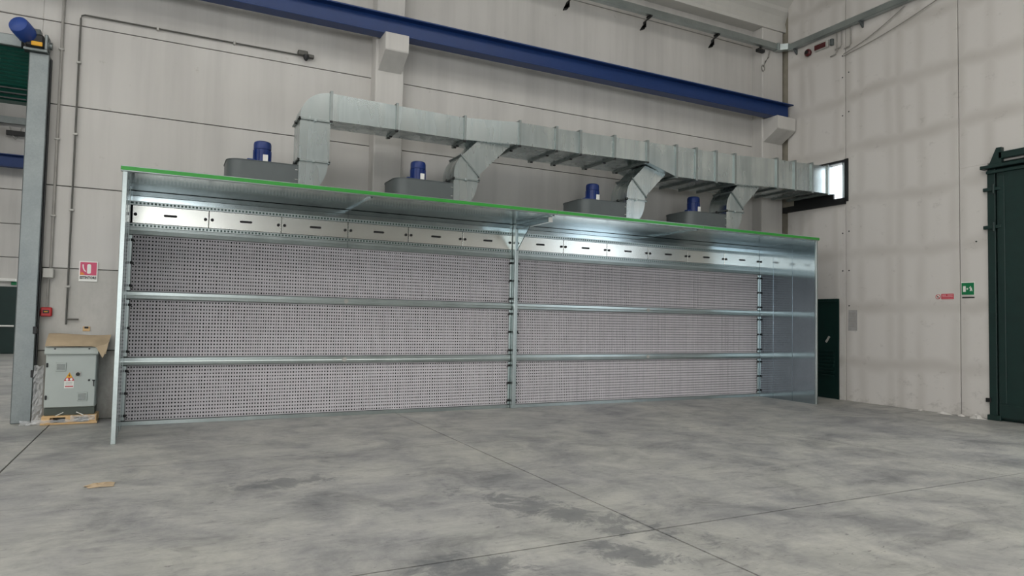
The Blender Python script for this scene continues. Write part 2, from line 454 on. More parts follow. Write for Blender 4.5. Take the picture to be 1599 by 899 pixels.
# ------------------------------------------------------------------ hall seen through the roller door
wall_f = tag(box('wall_far', JOINT, None, XL, XR, YB + .03, YB + .25, 0, 9.6), 'white concrete panel wall of the hall beyond the roller door', 'wall', kind='structure')
for k in range(len(zj) - 1):
    bbox('wall_panel', WALL, wall_f, -16, XR, YB, YB + .04, zj[k] + .012, zj[k + 1] - .012, bev=.01)
tag(box('ceiling_far', CEIL, None, XL, XR, YW + .25, YB, 9.6, 9.8), 'pale roof of the hall beyond the roller door', 'ceiling', kind='structure')
tag(box('window_2', FILL_PANEL, None, -16, 6, 8.5, 12.5, 9.55, 9.6), 'unseen rooflight added to light the hall beyond the roller door', 'rooflight', kind='structure')  # out of view, added so the far hall has light
fd = tag(MB().box(-6.6, -4.08, YB - .06, YB, 0, 2.32).build('door_3', DKGREEN), 'dark green double fire door in the hall beyond', 'door', kind='structure')
box('door_leaf', DKGREEN, fd, -5.32, -4.16, YB - .09, YB - .055, .03, 2.24); box('door_leaf', DKGREEN, fd, -6.52, -5.36, YB - .09, YB - .055, .03, 2.24)
MB().tube([(-6.4, YB - .15, .96), (-4.2, YB - .15, .96)], .03).build('push_bar', WHITE, fd, True)
ex = thing('exit_lamp', 'small white emergency lamp with green sign above the far fire door', 'lamp', (-4.6, YB - .05, 2.5))
bbox('housing', WHITE, ex, -4.75, -4.22, YB - .10, YB, 2.50, 2.60, bev=.01)
bbox('sign_plate', SIGNGREEN, ex, -4.36, -4.20, YB - .03, YB, 2.38, 2.49)
fb = thing('far_crane_beam', 'blue crane rail beam on the wall of the hall beyond', 'beam', (-8, YB - .5, 6.40))
box('web', BLUE, fb, -20, 6, YB - .42, YB - .40, 6.42, 6.80); box('top_flange', BLUE, fb, -20, 6, YB - .55, YB - .25, 6.80, 6.83); box('bottom_flange', BLUE, fb, -20, 6, YB - .55, YB - .25, 6.40, 6.42)
ft = thing('far_cable_tray', 'grey cable tray with hanging cables in the hall beyond', 'cable tray', (-5, YB - .2, 7.95))
box('trunking', GALV_DULL, ft, -16, 6, YB - .25, YB - .1, 7.95, 8.18)
for k in range(3):
    x = -6.0 + .7 * k
    MB().tube([(x + .35 * t / 6.0, YB - .15, 7.95 - .42 * math.sin(math.pi * t / 6) - .1) for t in range(7)], .03, 6).build('cable_loop', PVC, ft, True)
bbox('tray_lamp', BLACK, ft, -4.7, -4.15, YB - .2, YB - .1, 7.55, 7.72)

# ------------------------------------------------------------------ right wall of tall panels with openings
wall_r = tag(box('wall_right', JOINT, None, XR + .22, XR + .26, YF, -10.6, 0, zc), 'pale grimy panel wall at right angles to the booth', 'wall', kind='structure')
def rp(y0, y1, z0, z1): return MB().bbox(XR, XR + .2, y0, y1, z0, z1, b=.006).build('wall_panel', WALL_GHOST, wall_r)
wy0, wy1, wz0, wz1 = -1.19, .32, 4.27, 5.04      # window opening for the duct
dy0, dy1, dz = -1.04, -.15, 2.13                   # small door
J1, J2 = -1.20, -3.515
rp(dy1, .31, 0, wz0); rp(J1 + .007, dy0, 0, wz0); rp(dy0, dy1, dz, wz0); rp(J1 + .007, .31, wz1, 10.4)
rp(J2 + .007, J1 - .007, 0, 10.4)
rp(-4.0, J2 - .007, 0, 4.45); rp(-5.83, J2 - .007, 4.45, 10.4)
rp(-8.2, -5.84, 4.45, 10.4); rp(-10.6, -8.21, 4.45, 10.4); rp(-7.0, -6.75, 0, 4.45)
box('wall_panel', WALL_GHOST, wall_r, XR, XR + .2, YF, -10.6, 0, 10.4)
box('corner_filler', simple('brownish_corner_filler', (150, 144, 130), .9), wall_r, XR + .06, XR + .1, .2, YW + .3, 0, 10.4)
for y, z in ((-1.28, 6.95), (-1.28, 6.1), (-1.13, 6.88), (-1.13, 6.05), (-1.13, 7.35), (-1.28, 3.55), (-1.13, 3.52), (-1.13, 2.72), (-1.28, 2.72), (-3.80, 3.1), (-1.28, 1.98)):
    MB().lathe((XR - .004, y, z), 'x', [(.016, 0), (.016, .02)], 8).build('bolt_hole', INK, wall_r)
# window round the duct
w1 = tag(MB().box(XR - .03, XR + .03, -1.27, wy0, wz0 - .08, wz1 + .06).build('window_1', BLACK), 'dark framed window opening with the duct passing through', 'window', kind='structure')
box('window_frame', BLACK, w1, XR - .03, XR + .03, wy0, .40, wz1, wz1 + .05)
box('window_sill', BLACK, w1, XR - .06, XR + .06, wy0 - .02, .40, wz0 - .13, wz0)
box('window_mullion', GALV, w1, XR + .02, XR + .05, -1.13, -1.105, wz0, wz1)
box('seal_board', BLACK, w1, XR + .08, XR + .12, -.84, .32, wz0, 4.412)
# small dark green door
d1 = tag(MB().box(XR + .03, XR + .08, dy0, dy1, 0.0, dz).build('door_1', DKGREEN), 'dark green louvred service door behind the booth side', 'door', kind='structure')
for k in range(8): box('louvre', DKGREEN, d1, XR + .005, XR + .03, dy0 + .14, dy1 - .05, .46 + .075 * k, .50 + .075 * k)
box('door_frame', DKGREEN, d1, XR - .01, XR + .1, dy0, dy0 + .05, 0, dz); box('door_frame', DKGREEN, d1, XR - .01, XR + .1, dy0 + .05, dy1, dz - .05, dz)
MB().prism([(-.80, 1.31), (-.77, 1.33), (-.69, 1.21), (-.72, 1.19)], 'x', XR + .005, XR + .03).build('door_sticker', PALEGREY, d1)
# tall green gate
d2 = tag(MB().bbox(XR - .03, XR + .05, -4.13, -4.0, 0.03, 4.34, b=.01).build('door_2', DKGREEN), 'tall dark green steel gate leaf with hinges and head rail', 'gate', kind='structure')
bbox('gate_leaf', DKGREEN, d2, XR - .05, XR + .02, -6.74, -4.16, 0.04, 4.30, bev=.012)
box('gate_backing', DKGREEN, d2, XR + .05, XR + .09, -6.95, -3.99, 0.0, 4.60)
for y in (-4.24, -5.45, -6.66): bbox('stile', DKGREEN, d2, XR - .065, XR - .05, y - .05, y + .05, .30, 4.2)
bbox('kick_plate', DKGREEN, d2, XR - .065, XR - .05, -6.70, -4.18, .06, .28)
bbox('head_rail', DKGREEN, d2, XR - .12, XR + .02, -6.9, -3.93, 4.34, 4.40, bev=.008)
bbox('head_rail', DKGREEN, d2, XR - .10, XR, -6.9, -4.02, 4.25, 4.30, bev=.005)
bbox('track', DKGREEN, d2, XR - .10, XR, -6.9, -4.22, 4.48, 4.60, bev=.01)
MB().prism([(-4.07, 4.40), (-4.27, 4.40), (-4.27, 4.68), (-4.19, 4.68)], 'x', XR - .10, XR - .02).build('track_bracket', DKGREEN, d2)
for z in (3.98, 3.32):
    MB().bbox(XR - .08, XR - .03, -4.24, -3.955, z - .03, z + .03).tube([(XR - .08, -4.13, z - .08), (XR - .08, -4.13, z + .08)], .022, 10).build('hinge', DKGREEN, d2)
bbox('hinge', BLACK, d2, XR - .06, XR - .03, -4.04, -3.955, .30, .37)
bbox('foot_bolt', DKGREEN, d2, XR - .08, XR - .03, -4.20, -3.99, 0.002, .09)

# ------------------------------------------------------------------ roller door at the left
rd = thing('roller_door', 'galvanised roller door frame with rolled up dark green curtain', 'roller door', (-1.22, .6, 0))
post = MB().bbox(-1.34, -1.10, .57, YW - .002, 0, 5.15, b=.012).build('guide_post', GALV_DULL, rd)
for z in (1.28, .68): bbox('stop_block', BLACK, post, -1.13, -1.08, .54, .60, z - .05, z + .05)
bbox('cable_cover', BLACK, post, -1.098, -1.075, .62, .66, .3, 5.1)
bbox('guide_post', GALV_DULL, rd, -6.42, -6.18, .57, YW - .002, 0, 5.15, bev=.012)
cur = MB()
prof = [(.74, 4.42)]
for k in range(28): prof.append((.62 + (.03 if k % 2 else 0), 4.44 + .027 * k))
prof += [(.66, 5.20), (.74, 5.20)]
cur.prism(prof, 'x', -6.18, -1.345).build('curtain', CURTAIN, rd)
for z in (4.46, 4.53, 4.60): box('curtain_bar', BLACK, rd, -6.18, -1.35, .595, .62, z, z + .018)
bbox('lintel_box', GALV_DULL, rd, -6.4, -1.43, .60, YW - .002, 5.20, 5.36, bev=.01)
bk = MB().bbox(-1.40, -1.12, .50, .74, 5.15, 5.19).bbox(-1.16, -1.12, .50, .74, 5.19, 5.40).build('motor_bracket', GALV_DULL, rd)
MB().lathe((-1.14, .62, 5.28), 'x', [(.10, 0), (.10, .03), (.05, .03), (.05, .06)], 16).build('bearing', GALV_DULL, bk, True)
bbox('gearbox', BLACK, rd, -1.37, -1.16, .44, .66, 5.19, 5.37, bev=.02)
bbox('wiring_tag', YELLOW, rd, -1.30, -1.17, .425, .44, 5.20, 5.26)
MB().lathe((-1.37, .46, 5.36), (-.30, -.80, .22), [(.10, -.10), (.125, -.04), (.125, .14), (.115, .19), (.08, .22), (.03, .23)], 20).build('motor', simple('worn_blue_motor_paint', (34, 66, 138), .5), rd, True)
bbox('electrics_box', FANGREY, rd, -1.36, -1.2, .44, .60, 5.36, 5.44, bev=.01)

# ------------------------------------------------------------------ spray booth
TOP = 3.245
booth = thing('spray_booth', 'long galvanised suction wall booth with green roof edge and white filters', 'spray booth', (6, 0, 0))
XA, XB = 0.015, 12.0
DEP = -1.47
# side sheets
sl = MB().box(XA - .035, XA, DEP, .44, 0, TOP).build('side_panel', GALV_SIDE, booth)
bbox('edge_fold', GALV, sl, XA - .04, XA + .012, DEP - .02, DEP + .02, 0, TOP, bev=.004)
sr = MB().box(XB, XB + .03, DEP, .44, 0, TOP).build('side_panel', GALV_SIDE, booth)
bbox('edge_fold', GALV, sr, XB - .012, XB + .035, DEP - .02, DEP + .015, 0, TOP, bev=.004)
for y in (-.40, -.895): box('seam', GALV_SIDE, sr, XB - .004, XB, y - .008, y + .008, 0, TOP - .02)
for y in (-.5, -1.0): box('seam', GALV, sl, XA, XA + .004, y - .008, y + .008, 0, TOP - .02)
# back box (plenum) behind the filters
box('plenum', GALV_DULL, booth, XA, XB, .40, .44, 0, TOP)
box('plenum', DARK, booth, XA + .002, XB - .002, .10, .12, .02, 3.2)  # dark sheet set behind the filters so their holes look shaded
# joints of the access panels as they stand on the front
PJ = [0.0, 1.0, 2.01, 3.02, 4.02, 4.99, 5.945, 6.03, 7.01, 7.985, 8.97, 9.975, 10.985, 12.0]
MODS = [(0.0, 3.02), (3.02, 5.945), (6.03, 8.97), (8.97, 12.0)]
rows = [(.057, .822), (.933, 1.737), (1.844, 2.635)]
# roof sheets and green fascia
for a, b in ((0, 3.02), (3.02, 5.98), (5.98, 8.97), (8.97, 12.0)):
    r = MB().box(a - (.03 if a == 0 else 0), b - .004, DEP + .02, .44, TOP, TOP + .02).build('roof_sheet', GALV_ROOF, booth)
    if b < 12: box('roof_seam', GALV_ROOF, r, b - .02, b + .012, DEP + .05, -.02, TOP - .022, TOP)
for a, b in ((-.045, 5.98), (5.986, 9.02), (9.026, 12.04)):
    f = MB().bbox(a, b, DEP - .05, DEP + .02, TOP - .006, TOP + .062, b=.004).build('fascia', GALV, booth)
    bbox('green_strip', GREEN, f, a, b, DEP - .056, DEP - .05, TOP + .006, TOP + .052, bev=.002)
# perforated strip: a plate with square holes over a backing painted like the shaded inside
def perforated(x0, x1, z0, z1, y, name='perforated_strip'):
    pitch = .0478; n = int((x1 - x0) / pitch); p = (x1 - x0) / n
    hz0, hz1 = (z0 + z1) / 2 - .0135, (z0 + z1) / 2 + .0135
    mb = MB()
    for k in range(n):
        a = x0 + p * k; h0, h1 = a + p * .24, a + p * .76
        v = [(a, y, z0), (a + p, y, z0), (a + p, y, z1), (a, y, z1), (h0, y, hz0), (h1, y, hz0), (h1, y, hz1), (h0, y, hz1)]
        mb.add(v, [(0, 1, 5, 4), (1, 2, 6, 5), (2, 3, 7, 6), (3, 0, 4, 7)])
    o = mb.build(name, GALV, booth, fix=False)
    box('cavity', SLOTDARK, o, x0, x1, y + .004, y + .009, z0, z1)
for a, b in MODS:
    # above the filters: rail, strip, access panels, strip, folded header up to the roof
    MB().prism([(0.02, 2.635), (-.032, 2.636), (-.036, 2.645), (-.030, 2.690), (-.024, 2.694), (-.022, 2.735), (.02, 2.74)], 'x', a, b - .004).build('head_rail', GALV, booth)
    perforated(a, b - .004, 2.742, 2.792, -.012)
    perforated(a, b - .004, 3.050, 3.108, -.012)
    MB().prism([(.02, 3.108), (-.013, 3.108), (-.016, 3.172), (-.034, 3.178), (-.034, 3.238), (.02, 3.238)], 'x', a, b - .004).build('header', GALV_ROOF, booth)
    # bottom rail
    MB().prism([(.02, 0.002), (-.045, 0.002), (-.045, .052), (-.041, .056), (.02, .056)], 'x', a, b - .004).build('bottom_rail', GALV, booth)
    for z0, z1 in ((.822, .933), (1.737, 1.844)):
        zm = (z0 + z1) / 2
        r = MB().prism([(.02, z0), (-.040, z0), (-.046, z0 + .012), (-.050, zm - .01), (-.044, zm + .004), (-.044, z1 - .008), (-.036, z1), (.02, z1)], 'x', a, b - .004).build('filter_rail', GALV, booth)
        if b in (3.02, 8.97): MB().lathe((b, -.058, zm), 'y', [(.035, 0), (.035, .01)], 14).build('joint_plate', PALEGREY, r)
# access panels
for k in range(13):
    if k == 6: continue
    a, b = PJ[k], PJ[k + 1]
    last_l = k in (5, 12)
    p = MB().bbox(a + (.03 if k in (0, 7) else .004), b - .005, -.022, -.004, 2.797, 3.045, b=.003).build('access_panel', GALV_PANEL, booth)
    xm = (a + b) / 2
    mb = MB(); mb.prism(arc(xm - .07, 2.925, .016, .016, 90, 270, 6) + arc(xm + .07, 2.925, .016, .016, -90, 90, 6), 'y', -.030, -.020)
    mb.build('handle_slot', BLACK, p)
    for xx in (a + (.065 if k in (0, 7) else .045), b - .045):
        MB().lathe((xx, -.045, 2.917), 'y', [(.014, 0), (.022, .006), (.022, .024)], 12).build('knob', BLACK, p)
# pleated card filters, every pleat with its row of punched holes
def filter_panel(x0, x1, z0, z1):
    pc, pz = .0368, .0490
    nc = max(1, int((x1 - x0) / pc)); nr = int((z1 - z0) / pz)
    mb_v, mb_f = [], []
    w = [1 + random.uniform(-.22, .22) for _ in range(nc)]; s = (x1 - x0) / sum(w)
    x = x0; pz = (z1 - z0) / nr
    for c in range(nc):
        wd = w[c] * s; gap = .0022 + random.uniform(0, .0024); yj = random.uniform(-.004, .004)
        a, b = x + gap * .5, x + wd - gap * .5; y = yj
        hx0, hx1 = a + (b - a) * .25, a + (b - a) * .75
        for r in range(nr):
            za, zb = z0 + r * pz, z0 + (r + 1) * pz
            hz = (za + zb) / 2; hh = .0105 + random.uniform(-.0015, .002)
            k = len(mb_v)
            mb_v += [(a, y, za), (b, y, za), (b, y, zb), (a, y, zb), (hx0, y - .002, hz - hh), (hx1, y - .002, hz - hh), (hx1, y - .002, hz + hh), (hx0, y - .002, hz + hh)]
            mb_f += [(k, k + 1, k + 5, k + 4), (k + 1, k + 2, k + 6, k + 5), (k + 2, k + 3, k + 7, k + 6), (k + 3, k, k + 4, k + 7)]
        k = len(mb_v)
        # pleat groove to the right of this fold
        xb = x + wd
        mb_v += [(b, y, z0), (b, y, z1), (xb, y + .005, z0), (xb, y + .005, z1), (xb + gap * .5, y, z0), (xb + gap * .5, y, z1)]
        mb_f += [(k, k + 2, k + 3, k + 1), (k + 2, k + 4, k + 5, k + 3)]
        x += wd
    m = MB(); m.v, m.f = mb_v, mb_f
    return m.build('filter_panel', FILTER, booth, fix=False)
for mi, (a, b) in enumerate(MODS):
    l = a + (.045 if mi in (0, 2) else .0); r = b - (.03 if mi in (1, 3) else .0)
    for z0, z1 in rows:
        filter_panel(l, r, z0 + .004, z1 - .004)
# upright frames with black filter clips
for xa, xb, side in ((0.004, .040, 1), (5.915, 5.945, -1), (6.03, 6.068, 1), (11.955, 11.996, -1)):
    for z0, z1 in rows:
        f = MB().bbox(xa, xb, -.028, .0, z0 + .01, z1 - .01, b=.003).build('filter_stile', GALV, booth)
        for t in (.10, .5, .90):
            z = z0 + (z1 - z0) * t; xc = xb if side > 0 else xa
            MB().bbox(xc - .018, xc + .018, -.06, -.022, z - .018, z + .018, b=.006).tube([(xc, -.045, z), (xc + .035 * side, -.03, z - .028)], .007, 6).build('filter_clip', BLACK, f)
# centre post with cantilever arm
cp_ = MB().bbox(5.95, 6.02, -.14, .10, 0, TOP, b=.006).build('centre_post', GALV, booth)
bbox('cantilever_arm', GALV_ROOF, booth, 5.955, 6.015, -1.30, -.13, 3.145, 3.215, bev=.004)
bbox('end_cap', WHITE, booth, 5.948, 6.022, -1.315, -1.298, 3.14, 3.222, bev=.004)
MB().prism([(-.14, 3.145), (-.60, 3.145), (-.14, 2.77)], 'x', 5.978, 5.992).build('gusset', GALV_ROOF, booth)

# ------------------------------------------------------------------ exhaust duct
duct = thing('exhaust_duct', 'galvanised rectangular exhaust duct with elbow and branches above the booth', 'air duct', (2.35, -.4, 3.32))
YA, YBk = -.65, -.16
st = [  # x, y front, y back, z bottom, z top
    (2.57, YA, YBk, 4.455, 4.862), (3.578, YA, YBk, 4.465, 4.842), (4.72, YA, YBk, 4.465, 4.825), (5.65, -.80, .12, 4.472, 4.850),
    (6.36, -.80, .16, 4.48, 4.852), (6.845, -.80, .16, 4.48, 4.858), (7.57, -.80, .20, 4.50, 4.872), (8.31, -.80, .24, 4.52, 4.882),
    (8.99, -.80, .24, 4.315, 4.892), (9.48, -.80, .24, 4.322, 4.90), (9.985, -.80, .24, 4.328, 4.908), (10.48, -.80, .24, 4.342, 4.916),
    (11.655, -.80, .24, 4.388, 4.975), (12.175, -.80, .24, 4.40, 4.985), (12.695, -.80, .24, 4.41, 5.0), (13.19, -.80, .24, 4.418, 5.012), (13.55, -.80, .24, 4.418, 5.012)]
def ring(s, e=0): x, a, b, z0, z1 = s; return [(x, a - e, z0 - e), (x, b + e, z0 - e), (x, b + e, z1 + e), (x, a - e, z1 + e)]
for i in range(len(st) - 1):
    MB().loft(ring(st[i]), ring(st[i + 1])).build('duct_section', GALV_DUCT, duct)
for i, s in enumerate(st[:-1]):
    x, a, b, z0, z1 = s; w = .018 if i < 4 else .024
    fl = MB()
    fl.box(x - w, x + w, a - .032, a, z0 - .032, z1 + .032).box(x - w, x + w, b, b + .032, z0 - .032, z1 + .032)
    fl.box(x - w, x + w, a, b, z0 - .032, z0).box(x - w, x + w, a, b, z1, z1 + .032)
    f = fl.build('flange', FLANGE, duct)
    if i < 8:
        for (yy, zz) in ((a - .02, z0 - .02), (a + .3, z0 - .03), (b - .08, z0 - .03)):
            bbox('clamp', BLACK, f, x - .022, x + .022, yy - .018, yy + .018, zz - .022, zz + .012, bev=.005)
# end elbow, riser
MB().prism([(2.565, 4.455)] + arc(2.565, 4.455, .435, .407, 180, 90, 14), 'y', YA, YBk).build('elbow', GALV_DUCT, duct, True)
MB().box(2.13, 2.565, YA, YBk, 3.815, 4.455).build('riser', GALV_DUCT, duct)
def hflange(x0, x1, z, e=.03):
    m = MB(); h = .010
    m.box(x0 - e, x1 + e, YA - e, YA, z - h, z + h).box(x0 - e, x1 + e, YBk, YBk + e, z - h, z + h).box(x0 - e, x0, YA, YBk, z - h, z + h).box(x1, x1 + e, YA, YBk, z - h, z + h)
    f = m.build('flange', FLANGE, duct)
    for xx, yy in ((x0 - .01, YA - .01), (x0 - .02, YA + .25), (x1 + .01, YA - .01), ((x0 + x1) / 2, YA - .02)):
        bbox('clamp', BLACK if yy > YA - .005 or xx < x0 else GALV, f, xx - .02, xx + .02, yy - .02, yy + .02, z - .025, z + .02)
hflange(2.13, 2.565, 4.425); hflange(2.13, 2.55, 3.815)
def outlet_elbow(R):
    MB().prism([(R, 3.815)] + arc(R, 3.815, .42, .50, -90, 0, 14), 'y', YA, YBk).build('outlet_elbow', GALV_DUCT, duct, True)
FR = [2.13, 4.55, 7.97, 10.42]
for R in FR: outlet_elbow(R)
for R, zb0, zb1 in ((4.55, 4.466, 4.470), (7.97, 4.48, 4.36), (10.42, 4.345, 4.37)):
    hflange(R, R + .42, 3.815)
    cx, cz = R + .45, 3.88
    outer = [(R, 3.815)] + arc(cx, cz, .45, .45, 180, 135, 8)
    inner = [(cx - .021, cz + .021), (R + .42, 3.88), (R + .42, 3.815)]
    MB().prism(outer + inner, 'y', YA, YBk).build('branch_elbow', GALV_DUCT, duct, True)
    ox, oz = outer[-1]; ix, iz = inner[0]
    MB().prism([(ox, oz), (ox + zb0 - oz, zb0), (ix + zb1 - iz, zb1), (ix, iz)], 'y', YA, YBk).build('branch_duct', GALV_DUCT, duct)
    d = Vector((ix - ox, 0, iz - oz)).normalized(); nrm = Vector((1, 0, 1)).normalized()
    p0 = Vector((ox, 0, oz)) - d * .03; p1 = Vector((ix, 0, iz)) + d * .03
    q = [p0 - nrm * .01, p0 + nrm * .01, p1 + nrm * .01, p1 - nrm * .01]
    MB().prism([(v.x, v.z) for v in q], 'y', YA - .022, YBk + .022).build('flange', FLANGE, duct)

# ------------------------------------------------------------------ fans on the booth roof
FL = ['grey centrifugal fan with blue motor under the end elbow of the duct',
      'grey centrifugal fan with blue motor, second along from the end elbow',
      'grey centrifugal fan with blue motor, third along from the end elbow',
      'grey centrifugal fan with blue motor closest to the right wall corner']
for R, lab in zip(FR, FL):
    xc, yc, r = R - .47, -.19, .46
    fan = thing('centrifugal_fan', lab, 'fan', (xc, yc, TOP + .02), 'fans on the booth roof')
    bbox('base_frame', FANGREY, fan, xc - .36, R - .03, yc - .4, yc + .4, TOP + .02, 3.305, bev=.005)
    xl = R - .955
    prof = [(R - .004, yc - r)] + arc(xl + .20, yc - r + .20, .20, .20, 270, 180, 8) + arc(xl + .30, yc + .42 - .30, .30, .30, 180, 90, 8) + arc(R - .40, yc + .02, .39, .40, 90, 0, 10)
    c = MB().prism(prof, 'z', 3.305, 3.73).build('casing', FANGREY, fan, True)
    for z in (3.305, 3.73): MB().prism([(xc + (x - xc) * 1.018 if x < R - .02 else x, yc + (y - yc) * 1.018) for x, y in prof], 'z', z - .005, z + .005).build('rim', FANGREY, c)
    MB().lathe((xc, yc, 3.735), 'z', [(.30, 0), (.30, .012)], 24).build('motor_plate', FANGREY, fan, True)
    for z in (3.38, 3.52, 3.66): bbox('outlet_bolt', PALEGREY, c, R - .05, R - .004, yc - r - .012, yc - r, z - .006, z + .006)
    mo = MB().lathe((xc + .02, yc, 3.747), 'z', [(.15, 0), (.15, .02), (.112, .03), (.115, .05), (.115, .24), (.125, .245), (.125, .32), (.117, .35), (.09, .365)], 24).build('motor', MOTOR, fan, True)
    for k in range(12):
        an = 2 * math.pi * k / 12
        MB().box(-.004, .004, .105, .13, 3.79, 3.98).build('cooling_fin', MOTOR, mo).matrix_local = Matrix.Translation(Vector((xc + .02, yc, 0)) - world_of(fan)) @ Matrix.Rotation(an, 4, 'Z') @ Matrix.Translation(world_of(fan))
    bbox('terminal_box', MOTOR, mo, xc - .20, xc - .08, yc - .10, yc + .02, 3.75, 3.83, bev=.01)
    bbox('name_plate', WHITE, mo, xc + .015, xc + .085, yc - .145, yc - .13, 3.80, 3.90, bev=.002)

# ------------------------------------------------------------------ blue crane beam on the corbels
cb = thing('crane_beam', 'long blue steel crane rail beam resting on white corbels', 'beam', (6, .24, 6.28))
BX0, BX1 = -14.0, 13.16
box('web', BLUE, cb, BX0, BX1, .225, .245, 6.30, 6.59)
bbox('top_flange', BLUE, cb, BX0, BX1 + .03, .09, .40, 6.59, 6.615, bev=.004)
bbox('bottom_flange', BLUE, cb, BX0, BX1 - .35, .12, .37, 6.28, 6.30, bev=.004)

# ------------------------------------------------------------------ cable trunking round the walls
TRUNK = galvanised('trunking_zinc', (.32, .36, .36), (.46, .50, .49), .32, .46, .04)
tr = thing('cable_trunking', 'galvanised cable trunking running round the top of both walls', 'cable tray', (8, .3, 7.95))
bbox('trunking_run', TRUNK, tr, -20, 12.98, .30, .42, 7.93, 8.07, bev=.008)
MB().prism([(12.98, .42), (12.98, .30), (13.10, .18), (13.22, .18), (13.22, .24), (13.08, .42)], 'z', 7.93, 8.07).build('trunking_corner', GALV, tr)
bbox('trunking_run', TRUNK, tr, 13.10, 13.22, YF + .5, .18, 7.90, 8.04, bev=.008)
for k in range(9):
    x = 11.1 - 1.86 * k
    b = MB().box(x - .03, x + .03, .30, .44, 7.90, 7.925)
    b.prism([(x - .02, 7.90), (x + .04, 7.90), (x - .10, 7.78), (x - .10, 7.66), (x - .22, 7.60), (x - .22, 7.58), (x - .14, 7.61), (x - .14, 7.77)], 'y', .34, .40)
    b.build('bracket', BLACK, tr)
for y in (.05, -1.62, -3.4): MB().prism([(13.24, 7.90), (13.12, 7.90), (13.24, 7.78)], 'y', y - .02, y + .02).build('bracket', FANGREY, tr)
bbox('strap', GALV, tr, 12.90, 12.96, .285, .43, 7.915, 8.085, bev=.002)
cw = thing('hanging_cable', 'thin grey cable slung below the trunking on the right wall', 'cable', (13.2, -1.5, 7.6))
for dz, y1 in ((0, -2.55), (-.14, -3.35)):
    MB().tube([(13.2, -1.19 + (y1 + 1.19) * t / 8, 7.36 + dz * .3 + (.50 if dz == 0 else .46) * (t / 8) - .06 * math.sin(math.pi * t / 8)) for t in range(9)], .010, 6).build('strand', PVC, cw, True)
hw = thing('wiring_drop', 'short grey conduits hooking down from the trunking beside the panel joint', 'conduit', (13.2, -1.1, 7.6))
for y, l in ((-1.02, .42), (-1.14, .30), (-1.36, .36)):
    MB().tube([(13.21, y, 7.89), (13.21, y, 7.90 - l), (13.21, y + .04, 7.90 - l - .05), (13.21, y + .16, 7.90 - l - .06)], .014, 8).build('conduit_hook', PVC, hw, True)
bbox('relay_box', FANGREY, hw, 13.18, 13.248, -.93, -.86, 7.66, 7.80)
si = thing('alarm_siren', 'round dark red alarm siren high on the right wall', 'siren', (13.2, -.29, 7.6))
MB().lathe((13.249, -.29, 7.70), 'x', [(.06, 0), (.06, -.03), (.082, -.04), (.082, -.075), (.055, -.10)], 20).build('bell', DKRED, si, True)
MB().lathe((13.155, -.29, 7.70), 'x', [(.045, 0), (.045, -.012)], 14).build('grille', BLACK, si)
al = thing('alarm_beacon', 'small oblong alarm unit with dark red window beside the siren', 'alarm', (13.2, -.6, 7.6))
bbox('housing', PALEGREY, al, 13.19, 13.248, -.80, -.46, 7.66, 7.83, bev=.01)
bbox('lens', DKRED, al, 13.175, 13.19, -.76, -.47, 7.675, 7.79)
tag(MB().bbox(12.34, 12.55, .34, .44, 7.80, 7.87, b=.008).bbox(12.42, 12.47, .37, .41, 7.87, 7.926).build('black_sensor', BLACK), 'small black box sensor under the trunking near the corner', 'sensor')
tc = thing('tray_drop_cable', 'grey cable coil hanging from trunking on the corner pilaster', 'cable', (12.62, .43, 7.4))
MB().tube([(12.78, .43, 7.90), (12.74, .43, 7.75), (12.66, .435, 7.64), (12.60, .435, 7.50)], .016, 8).build('drop', PVC, tc, True)
MB().tube([(12.58 + .05 * math.cos(t), .435, 7.47 + .07 * math.sin(t)) for t in [2 * math.pi * k / 14 for k in range(15)]], .012, 6).build('coil', PVC, tc, True)

# ------------------------------------------------------------------ conduits and small fittings on the back wall
YC = YW - .03
c1 = thing('steel_conduit', 'dark thin steel conduit climbing the wall and running to a sensor', 'conduit', (-.77, YC, 1.4))
MB().tube([(-.77, YC, 1.36), (-.77, YC, 5.80), (-.76, YC, 5.84), (-.72, YC, 5.86), (2.33, YC, 5.86)], .0125, 8).build('pipe', CONDUIT, c1, True)
MB().tube([(-.77, YC, 1.435), (-.62, YC, 1.435)], .012, 8).build('stub', CONDUIT, c1, True)
for z in (1.9, 3.0, 4.1, 5.15): bbox('clip', PALEGREY, c1, -.80, -.74, YC - .02, YW, z - .015, z + .015)
for x in (.22, 1.3): bbox('clip', PALEGREY, c1, x - .015, x + .015, YC - .02, YW, 5.83, 5.89)
dt = MB().bbox(2.27, 2.43, YC - .06, YW - .002, 5.85, 5.93, b=.01).build('sensor_body', CONDUIT, c1)
MB().lathe((2.40, YC - .05, 5.86), 'z', [(.045, 0), (.045, -.05), (.02, -.09)], 14).build('lens', BLACK, dt, True)
MB().bbox(2.43, 2.53, YC - .05, YW - .01, 5.83, 5.89, b=.008).build('arm', CONDUIT, dt)
c2 = thing('plastic_conduit', 'grey plastic conduit running down beside the roller door post', 'conduit', (-1.03, YC, 1.6))
MB().tube([(-.985, YC, 8.0), (-.985, YC, 2.16)], .018, 8).build('pipe', PVC, c2, True)
MB().tube([(-1.005, YC, 2.0), (-1.005, YC, 1.58)], .014, 8).build('pipe', PVC, c2, True)
for z in (2.9, 4.0, 5.3): bbox('clip', PALEGREY, c2, -1.02, -.95, YC - .025, YW, z - .012, z + .012)
jb = thing('junction_box', 'small grey junction box on the conduit above the red call point', 'junction box', (-1.0, YC, 2.0))
bbox('body', PALEGREY, jb, -1.07, -.935, YC - .06, YW - .001, 2.01, 2.15, bev=.012)
bbox('lid', PALEGREY, jb, -1.065, -.94, YC - .075, YC - .061, 2.015, 2.145, bev=.006)
fc = thing('fire_call_point', 'red square fire alarm call point beside the door post', 'call point', (-1.0, YC, 1.5))
